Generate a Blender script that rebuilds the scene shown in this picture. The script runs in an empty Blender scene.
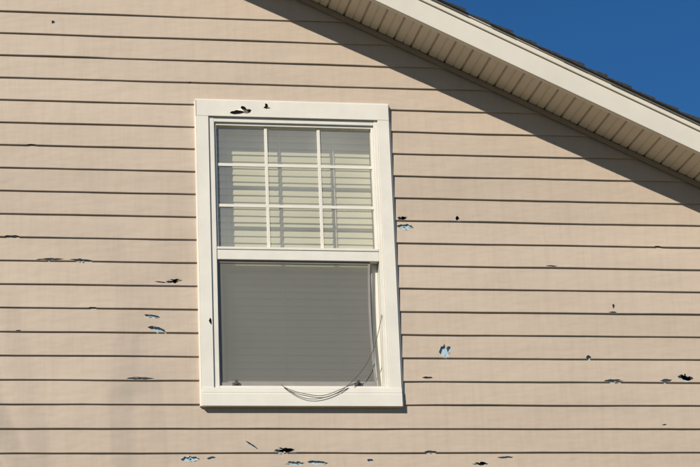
import bpy, bmesh, math, random
from mathutils import Vector, Matrix, noise
random.seed(7)
sc=bpy.context.scene
COL=bpy.context.collection

# ---------------------------------------------------------------- materials
def new_mat(name):
    m=bpy.data.materials.new(name); m.use_nodes=True
    return m,m.node_tree,m.node_tree.nodes["Principled BSDF"]
def N(nt,t,**kw):
    n=nt.nodes.new(t)
    for k,v in kw.items(): setattr(n,k,v)
    return n
def mapped_noise(nt,scale,detail=4,vec=(1,1,1),rough=.6):
    tc=N(nt,"ShaderNodeTexCoord"); mp=N(nt,"ShaderNodeMapping"); mp.inputs["Scale"].default_value=vec
    nz=N(nt,"ShaderNodeTexNoise"); nz.inputs["Scale"].default_value=scale; nz.inputs["Detail"].default_value=detail
    nz.inputs["Roughness"].default_value=rough
    nt.links.new(tc.outputs["Object"],mp.inputs[0]); nt.links.new(mp.outputs[0],nz.inputs["Vector"])
    return nz
def ramp(nt,src,stops):
    r=N(nt,"ShaderNodeValToRGB")
    while len(r.color_ramp.elements)<len(stops): r.color_ramp.elements.new(.5)
    for e,(p,c) in zip(r.color_ramp.elements,stops):
        e.position=p; e.color=(*c,1) if len(c)==3 else c
    nt.links.new(src,r.inputs[0]); return r
def simple(name,c,rough=.5,var=.06,scale=6,bump=0,bscale=60,vec=(1,1,1)):
    m,nt,b=new_mat(name)
    nz=mapped_noise(nt,scale,3,vec)
    r=ramp(nt,nz.outputs["Fac"],[(.3,tuple(x*(1-var) for x in c)),(.7,tuple(min(1,x*(1+var)) for x in c))])
    nt.links.new(r.outputs[0],b.inputs["Base Color"]); b.inputs["Roughness"].default_value=rough
    if bump:
        n2=mapped_noise(nt,bscale,2,vec); bp=N(nt,"ShaderNodeBump"); bp.inputs["Strength"].default_value=bump; bp.inputs["Distance"].default_value=.002
        nt.links.new(n2.outputs["Fac"],bp.inputs["Height"]); nt.links.new(bp.outputs[0],b.inputs["Normal"])
    return m
SID=(.535,.430,.325)
def siding_mat():
    m,nt,b=new_mat("vinyl_siding_beige")
    L=nt.links
    big=mapped_noise(nt,1.1,2,(.5,1,2.2))
    r1=ramp(nt,big.outputs["Fac"],[(.3,tuple(x*.94 for x in SID)),(.7,tuple(x*1.04 for x in SID))])
    tc=N(nt,"ShaderNodeTexCoord"); sx=N(nt,"ShaderNodeSeparateXYZ"); L.new(tc.outputs["Object"],sx.inputs[0])
    a=N(nt,"ShaderNodeMath",operation='SUBTRACT'); a.inputs[1].default_value=4.216; L.new(sx.outputs[2],a.inputs[0])
    d=N(nt,"ShaderNodeMath",operation='DIVIDE'); d.inputs[1].default_value=.254; L.new(a.outputs[0],d.inputs[0])
    f=N(nt,"ShaderNodeMath",operation='FLOOR'); L.new(d.outputs[0],f.inputs[0])
    wn=N(nt,"ShaderNodeTexWhiteNoise",noise_dimensions='1D'); L.new(f.outputs[0],wn.inputs["W"])
    mr=N(nt,"ShaderNodeMapRange"); mr.inputs[3].default_value=.96; mr.inputs[4].default_value=1.03; L.new(wn.outputs[0],mr.inputs[0])
    mx=N(nt,"ShaderNodeVectorMath",operation='SCALE'); L.new(r1.outputs[0],mx.inputs[0]); L.new(mr.outputs[0],mx.inputs["Scale"])
    st=mapped_noise(nt,9,4,(3.0,1,.3),.7)
    r2=ramp(nt,st.outputs["Fac"],[(.30,(.90,.885,.87)),(.56,(1,1,1))])
    mm=N(nt,"ShaderNodeMix",data_type='RGBA',blend_type='MULTIPLY'); mm.inputs[0].default_value=.6
    L.new(mx.outputs[0],mm.inputs[6]); L.new(r2.outputs[0],mm.inputs[7])
    L.new(mm.outputs[2],b.inputs["Base Color"])
    b.inputs["Roughness"].default_value=.5; b.inputs["Specular IOR Level"].default_value=.4
    w=mapped_noise(nt,4.5,3,(.5,1,1.4),.75)
    b2=N(nt,"ShaderNodeBump"); b2.inputs["Strength"].default_value=.5; b2.inputs["Distance"].default_value=.014; L.new(w.outputs["Fac"],b2.inputs["Height"])
    L.new(b2.outputs[0],b.inputs["Normal"])
    return m
M_SID=siding_mat()
M_WHITE=simple("window_vinyl_white",(.75,.70,.595),.42,.045,7,.15,40)
M_SASH=simple("sash_vinyl_white",(.73,.685,.585),.42,.045,9)
M_TRIM=simple("fascia_aluminium_cream",(.68,.62,.51),.42,.05,3,.2,30)
M_SOF=simple("soffit_vinyl_cream",(.64,.56,.44),.5,.05,4)
M_CHAN=simple("soffit_channel_beige",(.34,.26,.18),.5,.05,4)
M_FOAM=simple("foam_board_light_blue",(.40,.54,.60),.8,.14,30,.5,120)
M_DARK=simple("interior_framing",(.16,.13,.10),.9,.2,8)
M_ROOM=simple("room_paint",(.38,.36,.32),.8,.05,3)
M_SHIN=simple("asphalt_shingle",(.038,.034,.032),.95,.5,90,1,200)
M_CONC=simple("concrete_foundation",(.35,.34,.32),.9,.1,5,.5,40)
M_ALU=simple("screen_frame_taupe",(.30,.27,.235),.45,.08,12)
M_LATCH=simple("latch_grey",(.08,.07,.06),.5,.1,30)
M_WIRE=simple("wire_dark",(.07,.06,.05),.6,.1,30)
M_BARK=simple("bark",(.14,.11,.085),.95,.3,12,1,30,(1,1,.3))
def blind_mat():
    m,nt,b=new_mat("blind_slat_cream")
    b.inputs["Roughness"].default_value=.5
    nz=mapped_noise(nt,8,3,(.5,1,3)); r=ramp(nt,nz.outputs["Fac"],[(.3,(.78,.72,.49)),(.7,(.84,.78,.55))]); nt.links.new(r.outputs[0],b.inputs["Base Color"])
    o=nt.nodes["Material Output"]; tr=N(nt,"ShaderNodeBsdfTranslucent"); nt.links.new(r.outputs[0],tr.inputs[0])
    mx=N(nt,"ShaderNodeMixShader"); mx.inputs[0].default_value=.22
    nt.links.new(b.outputs[0],mx.inputs[1]); nt.links.new(tr.outputs[0],mx.inputs[2]); nt.links.new(mx.outputs[0],o.inputs[0])
    return m
M_BLIND=blind_mat()
def glass_mat(name,haze,refl):
    m=bpy.data.materials.new(name); m.use_nodes=True; nt=m.node_tree; nt.nodes.clear()
    o=N(nt,"ShaderNodeOutputMaterial"); mx=N(nt,"ShaderNodeMixShader"); t=N(nt,"ShaderNodeBsdfTransparent"); t.inputs[0].default_value=(.96,.97,.94,1)
    g=N(nt,"ShaderNodeBsdfGlossy"); g.inputs["Roughness"].default_value=.01
    lw=N(nt,"ShaderNodeLayerWeight"); lw.inputs[0].default_value=.35
    mr=N(nt,"ShaderNodeMapRange"); mr.inputs[1].default_value=.04; mr.inputs[2].default_value=1; mr.inputs[3].default_value=refl; mr.inputs[4].default_value=.9
    nt.links.new(lw.outputs["Fresnel"],mr.inputs[0])
    nt.links.new(mr.outputs[0],mx.inputs[0]); nt.links.new(t.outputs[0],mx.inputs[1]); nt.links.new(g.outputs[0],mx.inputs[2])
    df=N(nt,"ShaderNodeBsdfDiffuse"); df.inputs[0].default_value=(.76,.74,.64,1)  # pale milky haze mixed into the glass to lift the dark panes
    m2=N(nt,"ShaderNodeMixShader"); nz=mapped_noise(nt,2.2,3,(1,1,.7)); m3=N(nt,"ShaderNodeMapRange"); m3.inputs[1].default_value=.3; m3.inputs[2].default_value=.7
    m3.inputs[3].default_value=haze*.75; m3.inputs[4].default_value=haze*1.25
    nt.links.new(nz.outputs["Fac"],m3.inputs[0]); nt.links.new(m3.outputs[0],m2.inputs[0]); nt.links.new(mx.outputs[0],m2.inputs[1]); nt.links.new(df.outputs[0],m2.inputs[2])
    nt.links.new(m2.outputs[0],o.inputs[0])
    return m
M_GLASS=glass_mat("window_glass_hazy",.22,.13)
M_GLASS2=glass_mat("window_glass",.08,.11)
def screen_mat():
    m=bpy.data.materials.new("insect_screen_mesh"); m.use_nodes=True; nt=m.node_tree; nt.nodes.clear()
    o=N(nt,"ShaderNodeOutputMaterial"); mx=N(nt,"ShaderNodeMixShader"); t=N(nt,"ShaderNodeBsdfTransparent"); d=N(nt,"ShaderNodeBsdfDiffuse")
    d.inputs[0].default_value=(.255,.245,.21,1)
    nz=mapped_noise(nt,2.0,3,(1,1,.6)); mr=N(nt,"ShaderNodeMapRange"); mr.inputs[3].default_value=.46; mr.inputs[4].default_value=.64
    nt.links.new(nz.outputs["Fac"],mr.inputs[0]); nt.links.new(mr.outputs[0],mx.inputs[0])
    nt.links.new(t.outputs[0],mx.inputs[1]); nt.links.new(d.outputs[0],mx.inputs[2]); nt.links.new(mx.outputs[0],o.inputs[0])
    return m
M_SCREEN=screen_mat()

# ---------------------------------------------------------------- helpers
def empty(name,parent=None):
    e=bpy.data.objects.new(name,None); COL.objects.link(e)
    if parent: e.parent=parent
    return e
def obj(name,verts,faces,mat,parent=None,bevel=0,smooth=False):
    me=bpy.data.meshes.new(name); me.from_pydata(verts,[],faces); me.update()
    bm=bmesh.new(); bm.from_mesh(me); bmesh.ops.recalc_face_normals(bm,faces=bm.faces); bm.to_mesh(me); bm.free()
    if mat: me.materials.append(mat)
    o=bpy.data.objects.new(name,me); COL.objects.link(o)
    if parent: o.parent=parent
    if bevel:
        b=o.modifiers.new("bev","BEVEL"); b.width=bevel; b.segments=2; b.limit_method='ANGLE'
    if smooth:
        for p in me.polygons: p.use_smooth=True
    return o
def boxd(x0,x1,y0,y1,z0,z1):
    v=[(x0,y0,z0),(x1,y0,z0),(x1,y1,z0),(x0,y1,z0),(x0,y0,z1),(x1,y0,z1),(x1,y1,z1),(x0,y1,z1)]
    f=[(0,1,2,3),(4,7,6,5),(0,4,5,1),(1,5,6,2),(2,6,7,3),(3,7,4,0)]
    return v,f
def box(name,x0,x1,y0,y1,z0,z1,mat,parent,bevel=0.0015):
    v,f=boxd(x0,x1,y0,y1,z0,z1); return obj(name,v,f,mat,parent,bevel)
def pane(name,x0,x1,y,z0,z1,mat,parent):
    return obj(name,[(x0,y,z0),(x1,y,z0),(x1,y,z1),(x0,y,z1)],[(0,1,2,3)],mat,parent)
def prism_xz(pts,y0,y1):
    n=len(pts); v=[(x,y0,z) for x,z in pts]+[(x,y1,z) for x,z in pts]
    f=[tuple(range(n)),tuple(range(2*n-1,n-1,-1))]+[(i,i+n,(i+1)%n+n,(i+1)%n) for i in range(n)]
    return v,f
def merge(lst):
    V=[];F=[]
    for v,f in lst:
        k=len(V); V+=v; F+=[tuple(i+k for i in q) for q in f]
    return V,F
def cut_all(o,parts):
    for v,f in parts:
        c=obj("cutter",v,f,None)
        md=o.modifiers.new("cut","BOOLEAN"); md.operation='DIFFERENCE'; md.solver='EXACT'; md.object=c
        bpy.context.view_layer.update()
        dg=bpy.context.evaluated_depsgraph_get()
        me=bpy.data.meshes.new_from_object(o.evaluated_get(dg)); o.modifiers.remove(md)
        old=o.data
        ymin=min(q.co.y for q in me.vertices) if len(me.vertices) else -9
        y0=min(q.co.y for q in old.vertices)
        if len(me.vertices)>len(old.vertices)*.6 and ymin>y0-.002: o.data=me; bpy.data.meshes.remove(old)
        bpy.data.objects.remove(c)

# ---------------------------------------------------------------- geometry of the house
XR=-1.9; M=.4726; ZR=6.505+M*(.092-XR); HW=5.2
def rz(x): return ZR-M*abs(x-XR)
XL,XRR=XR-HW,XR+HW
house=empty("vinyl_sided_house")
OV=.39
# impact damage: x, z, width, height, rotation, punched through sheathing?
HOLES=[(-.655,4.876,.09,.026,10,1),(-.725,4.868,.07,.008,-6,0),(-1.30,4.984,.15,.014,2,0),(-1.14,4.982,.12,.016,-3,0),(-1.495,5.106,.08,.014,0,0),
(-.773,4.685,.085,.022,-8,0),(-.75,4.612,.10,.030,-14,0),(-.838,4.351,.15,.014,0,0),(.578,5.243,.055,.028,5,1),(.592,5.197,.095,.032,-3,0),
(.882,5.249,.024,.030,0,1),(.775,4.508,.072,.080,20,0),(.671,4.362,.06,.012,0,0),(1.687,4.349,.11,.018,0,0),(2.09,4.368,.09,.040,-12,1),(1.98,4.352,.07,.018,4,0),
(1.558,4.477,.030,.026,0,0),(1.388,4.986,.07,.009,0,0),(1.712,4.729,.05,.010,0,0),(-.588,3.930,.10,.032,2,0),(-.48,3.936,.05,.014,6,0),(-.27,4.002,.08,.010,-35,0),
(-.102,3.974,.11,.030,2,1),(-.05,3.906,.10,.026,0,0),(.07,3.910,.11,.028,-4,0),(.666,3.965,.07,.012,0,0),(.93,3.902,.09,.020,0,1),(1.067,3.936,.09,.012,0,0),
(.346,3.922,.035,.022,0,0),(-1.285,6.318,.02,.022,20,0),(-.552,5.993,.03,.007,0,0),(-1.08,4.726,.05,.007,0,0),
(1.72,4.765,.014,.03,0,0),(-1.46,4.60,.03,.006,0,0),(1.95,4.11,.03,.007,0,0),(-1.40,5.614,.06,.007,2,0),(2.0,5.106,.05,.008,-2,0)]
def ragged(x,z,w,h,rot,rs):
    n=max(4,min(9,int(w/.011)))
    up=[];dn=[]
    for i in range(1,n):
        t=-1+2*i/n+rs.uniform(-.25,.25)/n
        e=(1-abs(t)**2.4)
        up.append((t*w/2, h/2*e*rs.uniform(.55,1.25)))
        dn.append((t*w/2,-h/2*e*rs.uniform(.55,1.25)))
    pts=[(-w/2,rs.uniform(-.15,.15)*h)]+dn+[(w/2,rs.uniform(-.2,.2)*h)]+up[::-1]
    c,s=math.cos(math.radians(rot)),math.sin(math.radians(rot))
    return [(x+a*c-b*s, z+a*s+b*c) for a,b in pts]
HP=[]
for i,h in enumerate(HOLES):
    rs=random.Random(100+i); HP.append((h,ragged(*h[:5],rs)))

P=.127; YB=-.0146; YT=-.0045
def course(name,k,xa,xb,slope):
    z0=4.216+P*k
    prof=[(YB+.0015,0),(YB,.0025),(YB+.0006,.008),(YB+(YT-YB)*.5,P*.5),(YT,P),(YT+.0015,P),(YB+.0025+(YT-YB)*.5,P*.5),(YB+.0030,.0035),(YT-.0006,.0035),(YT-.0006,0)]
    zt=z0+P
    Lx=xb-xa; n=max(3,int(Lx/.07))
    V=[];F=[];m=len(prof)
    for i in range(n+1):
        t=i/n
        for j,(y,dz) in enumerate(prof):
            z=z0+dz
            l,r=xa,xb
            if slope:
                l=max(xa,XR-(ZR-z)/M); r=min(xb,XR+(ZR-z)/M)
                if r<l: l=r=XR
            x=l+(r-l)*t
            w=noise.noise(Vector((x*1.3,k*3.1,0)))*.0022+noise.noise(Vector((x*5,k*7.7,3)))*.0009
            q=noise.noise(Vector((x*1.7,k*5.3,9)))*.0030+noise.noise(Vector((x*6.5,k*2.3,5)))*.0012
            low=1 if dz<.01 else (.5 if dz<P*.9 else 0)
            back=1 if j<8 else 0
            V.append((x,y+(w-abs(q)*.5)*low*back,z+q*.8*(1 if dz<.01 else 0)))
    for i in range(n):
        for j in range(m):
            a=i*m+j;b=i*m+(j+1)%m; F.append((a,b,b+m,a+m))
    F.append(tuple(range(m))); F.append(tuple(n*m+j for j in range(m-1,-1,-1)))
    o=obj(name,V,F,M_SID,siding)
    cl=[prism_xz(p,-.06,.0018) for h,p in HP if xa<h[0]<xb and min(q[1] for q in p)<zt and max(q[1] for q in p)>z0-.003]
    cut_all(o,cl)
    return o
siding=empty("siding",house)
for k in range(-30,26):
    if 0<=k<=12:
        course("siding_course",k,XL,-.505,True); course("siding_course",k,.505,XRR,True)
    else:
        course("siding_course",k,XL,XRR,True)
# torn flaps around the larger holes
fl=[]
for i,(h,p) in enumerate(HP):
    if h[2]*h[3]<.0015: continue
    rs=random.Random(500+i)
    for _ in range(3 if h[2]<.09 else 4):
        j=rs.randrange(len(p)); a=Vector(p[j]); b=Vector(p[(j+1)%len(p)]); c=Vector(h[:2])
        d=(c-(a+b)/2); tip=(a+b)/2+d*rs.uniform(.35,.8)
        ya=-.0115
        v=[(a.x,ya,a.y),(b.x,ya,b.y),(tip.x,ya+rs.uniform(-.007,.007),tip.y)]
        v2=[(x,y+.0014,z) for x,y,z in v]
        fl.append((v+v2,[(0,1,2),(5,4,3),(0,3,4,1),(1,4,5,2),(2,5,3,0)]))
v,f=merge(fl); obj("torn_vinyl_flaps",v,f,M_SID,siding)
# sheathing (foam board) with punched holes
v,f=prism_xz([(XL,.35),(XRR,.35),(XRR,rz(XRR)-.01),(XR,ZR-.01),(XL,rz(XL)-.01)],.003,.018)
sh=obj("foam_sheathing",v,f,M_FOAM,house)
cl=[boxd(-.455,.455,-.1,.2,4.23,5.85)]
for i,(h,p) in enumerate(HP):
    if h[5]:
        rs=random.Random(900+i); cl.append(prism_xz(ragged(h[0]+h[2]*.12,h[1]+.005,h[2]*.72,h[3]*.95+.004,h[4],rs),-.05,.1))
cut_all(sh,cl)
D=9.0
box("side_wall_right",XRR-.15,XRR,.02,D,.35,rz(XRR),M_SID,house,0)
box("side_wall_left",XL,XL+.15,.02,D,.35,rz(XL),M_SID,house,0)
v,f=prism_xz([(XL,.35),(XRR,.35),(XRR,rz(XRR)),(XR,ZR),(XL,rz(XL))],D,D+.15); obj("back_wall",v,f,M_SID,house)
box("foundation",XL+.02,XRR-.02,.01,D+.1,-.3,.40,M_CONC,house,0)
box("corner_post_right",XRR-.02,XRR+.025,-.028,.05,.38,rz(XRR)-.02,M_TRIM,house)
box("corner_post_left",XL-.025,XL+.02,-.028,.05,.38,rz(XL)-.02,M_TRIM,house)
# ---------------------------------------------------------------- roof
roof=empty("roof",house)
XE=HW+.40
def rake(name,y0,y1,o0,o1,mat,bev=0):
    for s in (1,-1):
        pts=[(XR,ZR+o0),(XR+s*XE,ZR+o0-M*XE),(XR+s*XE,ZR+o1-M*XE),(XR,ZR+o1)]
        v,f=prism_xz(pts,y0,y1); obj(name,v,f,mat,roof,bev)
rake("rake_fascia",-OV,-OV+.012,-.012,.110,M_TRIM,bev=.002)
rake("rake_fascia_lip",-OV+.0125,-OV+.035,-.012,-.006,M_TRIM)
rake("rake_fascia_crown",-OV-.012,-OV+.010,.112,.142,M_TRIM,bev=.003)
rake("drip_edge",-OV-.022,-OV-.002,.1435,.1485,M_WHITE)
rake("roof_deck",-OV+.012,D+.4,.125,.140,M_DARK)
rake("soffit_wall_channel",-.034,-.019,-.030,-.003,M_CHAN,bev=.001)
for s in (1,-1):
    V=[];F=[];pr=[];x=0.0
    per=.092
    while x<XE:
        pr+=[(x,0),(x+per*.40,0),(x+per*.43,.005),(x+per*.48,.005),(x+per*.51,0),(x+per*.86,0),(x+per*.88,.014),(x+per*.98,.014)]
        x+=per
    for px,o in pr:
        xx=XR+s*px; zz=ZR-M*px+o+.0005
        V+=[(xx,-OV+.013,zz),(xx,-.001,zz)]
    for i in range(len(pr)-1): F.append((2*i,2*i+1,2*i+3,2*i+2))
    obj("soffit_panels",V,F,M_SOF,roof)
lst=[];rs=random.Random(3)
for s in (1,-1):
    x=.0
    while x<XE+.02:
        w=.127; th=.010+rs.uniform(0,.006); ex=rs.uniform(-.014,.006)
        o=.149
        j=rs.uniform(-.002,.002)
        pts=[(XR+s*x,ZR-M*x+o),(XR+s*(x+w),ZR-M*(x+w)+o),(XR+s*(x+w),ZR-M*(x+w)+o+th+.007+j),(XR+s*x,ZR-M*x+o+.006)]
        lst.append(prism_xz(pts,-OV-.034+ex,D+.45)); x+=w
v,f=merge(lst); obj("asphalt_shingles",v,f,M_SHIN,roof)
for s in (1,-1):
    xe=XR+s*XE; z=ZR-M*XE
    box("eave_fascia",min(xe,xe+s*.02),max(xe,xe+s*.02),-OV,D+.4,z-.02,z+.12,M_TRIM,roof)
    box("gutter",min(xe+s*.021,xe+s*.13),max(xe+s*.021,xe+s*.13),-OV,D+.4,z,z+.11,M_WHITE,roof,.01)
# ---------------------------------------------------------------- window
win=empty("double_hung_window",house)
Z0,Z1=4.200,5.885; XO=.5245
CI=.462; YC=-.036
def channel_x(x0,x1,z0,z1,y0,y1,t=.0025):
    prof=[(y0,z0),(y0,z1),(y1,z1),(y1,z1-t),(y0+t,z1-t),(y0+t,z0+t),(y1,z0+t),(y1,z0)]
    m=len(prof);V=[(x0,a,b) for a,b in prof]+[(x1,a,b) for a,b in prof]
    F=[tuple(range(m)),tuple(range(2*m-1,m-1,-1))]+[(i,(i+1)%m,(i+1)%m+m,i+m) for i in range(m)]
    return V,F
V,F=channel_x(-XO,XO,5.795,Z1,YC,-.001)
hc=obj("head_casing",V,F,M_WHITE,win)
cl=[prism_xz([(-.345,5.812),(-.322,5.806),(-.296,5.808),(-.270,5.815),(-.250,5.812),(-.236,5.818),(-.226,5.832),(-.238,5.838),(-.252,5.836),(-.262,5.851),(-.280,5.856),(-.286,5.843),(-.302,5.836),(-.318,5.826),(-.338,5.822)],-.06,-.02),
    prism_xz([(-.162,5.848),(-.145,5.842),(-.122,5.846),(-.136,5.855),(-.139,5.870),(-.152,5.874),(-.152,5.858)],-.06,-.02)]
cut_all(hc,cl)
hc.data.materials.clear(); hc.data.materials.append(M_WHITE)
bv=hc.modifiers.new("bev","BEVEL"); bv.width=.0006; bv.limit_method='ANGLE'
box("head_casing_dark_sheet",-.5,.5,-.0195,-.0175,5.80,5.88,M_DARK,win,0)  # dark sheet added inside the hollow casing so its torn hole looks dark
obj("head_casing_shard",[(-.310,-.0365,5.831),(-.286,-.0365,5.843),(-.268,-.046,5.822),(-.310,-.035,5.831),(-.286,-.035,5.843),(-.268,-.0445,5.822)],[(0,1,2),(5,4,3),(0,3,4,1),(1,4,5,2),(2,5,3,0)],M_WHITE,win)
def channel_z(x0,x1,z0,z1,y0,y1,t=.0025):
    prof=[(x0,y1),(x0,y0),(x1,y0),(x1,y1),(x1-t,y1),(x1-t,y0+t),(x0+t,y0+t),(x0+t,y1)]
    m=len(prof);V=[(a,b,z0) for a,b in prof]+[(a,b,z1) for a,b in prof]
    F=[tuple(range(m)),tuple(range(2*m-1,m-1,-1))]+[(i,(i+1)%m,(i+1)%m+m,i+m) for i in range(m)]
    return V,F
V,F=channel_z(-XO,-CI,Z0+.0985,5.794,YC+.001,-.001); lc=obj("jamb_casing_left",V,F,M_WHITE,win)
cut_all(lc,[prism_xz([(-.482,4.655),(-.474,4.640),(-.466,4.632),(-.4655,4.65),(-.468,4.664),(-.474,4.672)],-.06,-.02)])
lc.data.materials.clear(); lc.data.materials.append(M_WHITE)
V,F=channel_z(CI,XO,Z0+.0985,5.794,YC+.001,-.001); obj("jamb_casing_right",V,F,M_WHITE,win,.0008)
box("flange_left",-XO-.010,-XO-.0005,-.024,-.002,Z0+.003,Z1-.003,M_WHITE,win)
box("flange_right",XO+.0005,XO+.010,-.024,-.002,Z0+.003,Z1-.003,M_WHITE,win)
box("flange_head",-XO-.004,XO+.004,-.026,-.002,Z1+.0005,Z1+.010,M_WHITE,win)
pr=[(-.046,Z0),(-.001,Z0),(-.001,Z0+.098),(-.040,Z0+.098),(-.043,Z0+.072),(-.0415,Z0+.068),(-.0445,Z0+.064)]
m=len(pr); V=[(-XO,a,b) for a,b in pr]+[(XO,a,b) for a,b in pr]
F=[tuple(range(m)),tuple(range(2*m-1,m-1,-1))]+[(i,(i+1)%m,(i+1)%m+m,i+m) for i in range(m)]
obj("sill",V,F,M_WHITE,win,.001)
FX=.430
box("frame_jamb_left",-CI+.0005,-FX,-.024,.10,Z0+.099,5.794,M_SASH,win,.002)
box("frame_jamb_right",FX+.010,CI-.0005,-.024,.10,Z0+.099,5.794,M_SASH,win,.002)
box("frame_head",-FX+.0005,FX+.0095,-.022,.10,5.767,5.7935,M_SASH,win,.002)
box("frame_sill",-FX+.0005,FX+.0095,-.022,.10,Z0+.0985,Z0+.112,M_SASH,win,.002)
us=empty("upper_sash",win)
box("stile_left",-FX+.0005,-FX+.012,-.010,.03,5.068,5.7665,M_SASH,us)
box("stile_right",FX-.003,FX+.0095,-.010,.03,5.068,5.7665,M_SASH,us)
box("top_rail",-FX+.0125,FX-.0035,-.010,.03,5.752,5.7665,M_SASH,us)
box("meeting_rail",-FX+.0005,FX+.0095,-.018,.032,4.996,5.067,M_SASH,us,.003)
box("meeting_rail_lip",-FX+.002,FX+.008,-.0225,-.0182,5.052,5.064,M_SASH,us,.001)
pane("glass_upper",-FX+.006,FX+.002,.010,5.06,5.757,M_GLASS,us)
gx=[-.148,.140]; gz=[5.303,5.533]
for x in gx: box("muntin_vertical",x-.008,x+.008,.003,.0095,5.068,5.7515,M_WHITE,us,.001)
xs=[-FX+.0125]+gx+[FX-.0035]
for z in gz:
    for a,b in zip(xs[:-1],xs[1:]):
        box("muntin_horizontal",a+(.0082 if a in gx else 0),b-(.0082 if b in gx else 0),.0032,.0094,z-.008,z+.008,M_WHITE,us,.001)
ls=empty("lower_sash",win)
box("stile_left",-FX+.001,-FX+.035,.040,.072,4.314,5.04,M_SASH,ls,.002)
box("stile_right",FX-.025,FX+.009,.040,.072,4.314,5.04,M_SASH,ls,.002)
box("bottom_rail",-FX+.0355,FX-.0255,.040,.072,4.314,4.352,M_SASH,ls,.002)
box("top_rail",-FX+.0355,FX-.0255,.040,.072,5.018,5.045,M_SASH,ls,.002)
pane("glass_lower",-FX+.03,FX-.02,.054,4.345,5.02,M_GLASS2,ls)
scn=empty("insect_screen",win)
fx0,fx1,fz0,fz1=-FX+.003,.392,4.3135,4.994
def bent(z):
    t=(z-fz0)/(fz1-fz0); return fx1+.010*(1-t)-.012*math.sin(math.pi*t)
w=.011; n=14
lst=[]
for i in range(n):
    za=fz0+(fz1-fz0)*i/n; zb=fz0+(fz1-fz0)*(i+1)/n; a=bent(za);b=bent(zb)
    lst.append(([(a-w,-.004,za),(a,-.004,za),(a,.004,za),(a-w,.004,za),(b-w,-.004,zb),(b,-.004,zb),(b,.004,zb),(b-w,.004,zb)],[(0,4,5,1),(1,5,6,2),(2,6,7,3),(3,7,4,0)]))
v,f=merge(lst); obj("screen_frame_right",v,f,M_ALU,scn)
box("screen_frame_left",fx0,fx0+.009,-.004,.004,fz0,fz1,M_ALU,scn,.001)
box("screen_frame_bottom",fx0+.0095,bent(fz0)-w-.0005,-.004,.004,fz0,fz0+.020,M_ALU,scn,.001)
box("screen_frame_top",fx0+.0095,bent(fz1)-w-.0005,-.004,.004,fz1-.012,fz1,M_ALU,scn,.001)
V=[];F=[];nx,nz_=16,20
for j in range(nz_+1):
    z=fz0+.008+(fz1-fz0-.014)*j/nz_
    for i in range(nx+1):
        x0=fx0+.004; x1=bent(z)-w*.5; x=x0+(x1-x0)*i/nx
        V.append((x,.001+.0015*math.sin(math.pi*i/nx)*noise.noise(Vector((x*3,z*3,0))),z))
for j in range(nz_):
    for i in range(nx):
        a=j*(nx+1)+i; F.append((a,a+1,a+nx+2,a+nx+1))
obj("screen_mesh",V,F,M_SCREEN,scn,smooth=True)
for x in (-.342,.300):
    box("latch_plate",x-.020,x+.020,-.012,-.0045,4.316,4.331,M_LATCH,scn,.001)
    box("latch_tab",x-.008,x+.008,-.018,-.0125,4.320,4.346,M_LATCH,scn,.001)
rv=empty("window_reveal",win)
box("reveal_left",-.475,-.4552,.101,.20,4.2,5.86,M_SASH,rv,0); box("reveal_right",.4552,.475,.101,.20,4.2,5.86,M_SASH,rv,0)
box("reveal_top",-.455,.455,.101,.20,5.80,5.86,M_SASH,rv,0); box("reveal_bottom",-.455,.455,.101,.20,4.2,4.30,M_SASH,rv,0)
for nm,a in (("room_wall_left",(-2.0,-1.95,.21,3.5,3.4,6.0)),("room_wall_right",(1.95,2.0,.21,3.5,3.4,6.0)),("room_wall_back",(-2.0,2.0,3.5,3.55,3.4,6.0)),
 ("room_floor",(-2,2,.1,3.5,3.35,3.4)),("room_ceiling",(-1.9,1.0,.21,3.5,5.95,6.0)),
 ("room_front_left",(-2,-.476,.202,.21,3.4,5.95)),("room_front_right",(.476,2,.202,.21,3.4,5.95)),("room_front_low",(-.475,.475,.202,.21,3.4,4.25)),("room_front_top",(-.475,.475,.202,.21,5.86,5.95))):
    box(nm,*a,M_ROOM,house,0)
# blinds
bl=empty("window_blind",win)
lst=[];rs=random.Random(5)
z=5.77;YBL=.122
while z>4.30:
    tilt=math.radians(73+rs.uniform(-2.5,2.5)); hw=.0240
    sag=rs.uniform(-.0012,.0012)
    n=12; V=[];F=[]
    for i in range(n+1):
        x=-.438+.876*i/n
        zz=z+sag*math.sin(math.pi*i/n)+.0012*noise.noise(Vector((x*3,z*9,1)))
        for j in range(5):
            t=-1+j*.5
            crown=.0035*(1-t*t)
            y=YBL+t*hw*math.cos(tilt)-crown*math.sin(tilt); q=zz+t*hw*math.sin(tilt)+crown*math.cos(tilt)
            V.append((x,y,q))
    for i in range(n):
        for j in range(4):
            a=i*5+j;F.append((a,a+1,a+6,a+5))
    lst.append((V,F)); z-=.0385
v,f=merge(lst); obj("slats",v,f,M_BLIND,bl,smooth=True)
for x in (-.345,-.06,.235): box("ladder_cord",x-.0015,x+.0015,.105,.108,4.30,5.775,M_WHITE,bl,0)
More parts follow.
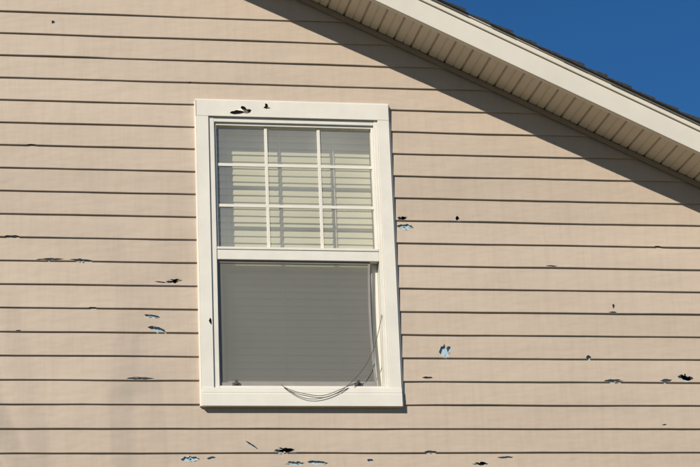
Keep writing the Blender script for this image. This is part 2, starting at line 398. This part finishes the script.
# ---------------------------------------------------------------- hanging wire
def curve(name,strands,r,mat,parent=None):
    cu=bpy.data.curves.new(name,"CURVE"); cu.dimensions='3D'; cu.bevel_depth=r; cu.bevel_resolution=2; cu.resolution_u=8
    for pts in strands:
        sp=cu.splines.new('NURBS'); sp.points.add(len(pts)-1); sp.order_u=4; sp.use_endpoint_u=True
        for p,q in zip(sp.points,pts): p.co=(*q,1)
    cu.materials.append(mat); o=bpy.data.objects.new(name,cu); COL.objects.link(o)
    if parent:o.parent=parent
    return o
curve("hanging_wire",[
 [(.436,-.030,4.70),(.430,-.034,4.66),(.400,-.036,4.54),(.350,-.042,4.43),(.262,-.050,4.325),(.18,-.054,4.262),(.06,-.056,4.225),(-.03,-.056,4.245),(-.085,-.052,4.285),(-.112,-.045,4.312)],
 [(.300,-.022,4.335),(.262,-.046,4.315),(.20,-.052,4.29),(.10,-.055,4.242),(.02,-.056,4.262),(-.05,-.054,4.272),(-.10,-.048,4.300)]],.0017,M_WIRE)
# ---------------------------------------------------------------- ground
def ground_mat():
    m,nt,b=new_mat("lawn_grass")
    a=mapped_noise(nt,.25,5); r=ramp(nt,a.outputs["Fac"],[(.3,(.085,.085,.035)),(.55,(.13,.115,.055)),(.75,(.18,.15,.09))])
    nt.links.new(r.outputs[0],b.inputs["Base Color"]); b.inputs["Roughness"].default_value=.95
    n2=mapped_noise(nt,40,3); bp=N(nt,"ShaderNodeBump"); bp.inputs["Distance"].default_value=.04; nt.links.new(n2.outputs["Fac"],bp.inputs["Height"]); nt.links.new(bp.outputs[0],b.inputs["Normal"])
    return m
V=[];F=[];n=60
for j in range(n+1):
    for i in range(n+1):
        u=(i/n*2-1);w_=(j/n*2-1); x=900*u*abs(u)**1.2; y=900*w_*abs(w_)**1.2
        d=math.hypot(x,y); V.append((x,y,min(1,max(0,(d-25)/100))*3*noise.noise(Vector((x*.01,y*.01,0)))))
for j in range(n):
    for i in range(n):
        a=j*(n+1)+i;F.append((a,a+1,a+n+2,a+n+1))
obj("ground",V,F,ground_mat(),smooth=True)
# ---------------------------------------------------------------- bare tree (left of the camera; its crown shades the wall below the window)
def tree(name,base,H,seed):
    rs=random.Random(seed)
    strands=[]
    def br(p,d,L,r,lev):
        pts=[(p.copy(),r)]; n=5 if lev<3 else 3; q=p.copy(); dd=d.copy()
        for i in range(n):
            dd=(dd+Vector((rs.uniform(-1,1),rs.uniform(-1,1),rs.uniform(-.4,.9)))*.16).normalized()
            q=q+dd*L/n; pts.append((q.copy(),r*(1-.55*(i+1)/n)))
        strands.append(pts)
        if lev>=4: return
        for _ in range([8,6,5,4][lev]):
            i=rs.randint(2 if lev==0 else 1,n); a,rr=pts[i]
            ang=rs.uniform(.4,.95); ax=Vector((rs.uniform(-1,1),rs.uniform(-1,1),rs.uniform(-.3,.3))).normalized()
            nd=Matrix.Rotation(ang,3,ax)@dd; nd=(nd+Vector((0,0,.25))).normalized()
            br(a,nd,L*rs.uniform(.5,.72),rr*.64,lev+1)
    br(Vector((0,0,0)),Vector((0,0,1)),5,.23,0)
    zs=sorted((q for s in strands for q,_ in s),key=lambda q:-q.z)
    top=zs[0].z; k=H/top
    ox=sum(q.x for q in zs[:40])/40*k; oy=sum(q.y for q in zs[:40])/40*k
    cu=bpy.data.curves.new(name,"CURVE"); cu.dimensions='3D'; cu.bevel_depth=1; cu.bevel_resolution=1; cu.resolution_u=1
    for pts in strands:
        sp=cu.splines.new('POLY'); sp.points.add(len(pts)-1)
        for s,(a,b) in zip(sp.points,pts): s.co=(a.x*k,a.y*k,a.z*k,1); s.radius=b
    cu.materials.append(M_BARK); o=bpy.data.objects.new(name,cu); COL.objects.link(o); o.location=(base[0]-ox,base[1]-oy,0)
    return o
tree("bare_tree",(-8.65,-10.2,0),12.8,21)

# ---------------------------------------------------------------- light
TX,TZ=.80,.81
ld=Vector((TX,1,-TZ)).normalized()
s=bpy.data.lights.new("sun","SUN"); s.energy=4.8; s.angle=math.radians(.5); s.color=(1,.945,.855)
so=bpy.data.objects.new("sun",s); COL.objects.link(so); so.rotation_euler=ld.to_track_quat('-Z','Y').to_euler(); so.location=(-20,-25,25)
w=bpy.data.worlds.new("World"); sc.world=w; w.use_nodes=True; nt=w.node_tree
bg=nt.nodes["Background"]; sk=nt.nodes.new("ShaderNodeTexSky"); sk.sky_type='NISHITA'; sk.sun_disc=False
sk.sun_elevation=math.asin(-ld.z); sk.sun_rotation=math.atan2(-ld.x,-ld.y); sk.air_density=.9; sk.dust_density=0; sk.ozone_density=6; sk.altitude=1200
hs=nt.nodes.new("ShaderNodeHueSaturation"); hs.inputs["Saturation"].default_value=1.18
nt.links.new(sk.outputs[0],hs.inputs["Color"]); nt.links.new(hs.outputs[0],bg.inputs[0]); bg.inputs[1].default_value=.078
sc.view_settings.view_transform='Standard'; sc.view_settings.look='None'; sc.view_settings.exposure=0
# ---------------------------------------------------------------- camera
cd=bpy.data.cameras.new("camera"); cd.sensor_width=36; cd.lens=36*2200/700; cd.clip_end=3000
co=bpy.data.objects.new("camera",cd); COL.objects.link(co)
R=Matrix.Rotation(math.radians(-10.824),4,'Z')@Matrix.Rotation(math.pi/2+math.radians(17.729),4,'X')@Matrix.Rotation(math.radians(-2.377),4,'Z')
co.matrix_world=Matrix.Translation((-1.8123,-10.9998,1.5755))@R
sc.camera=co
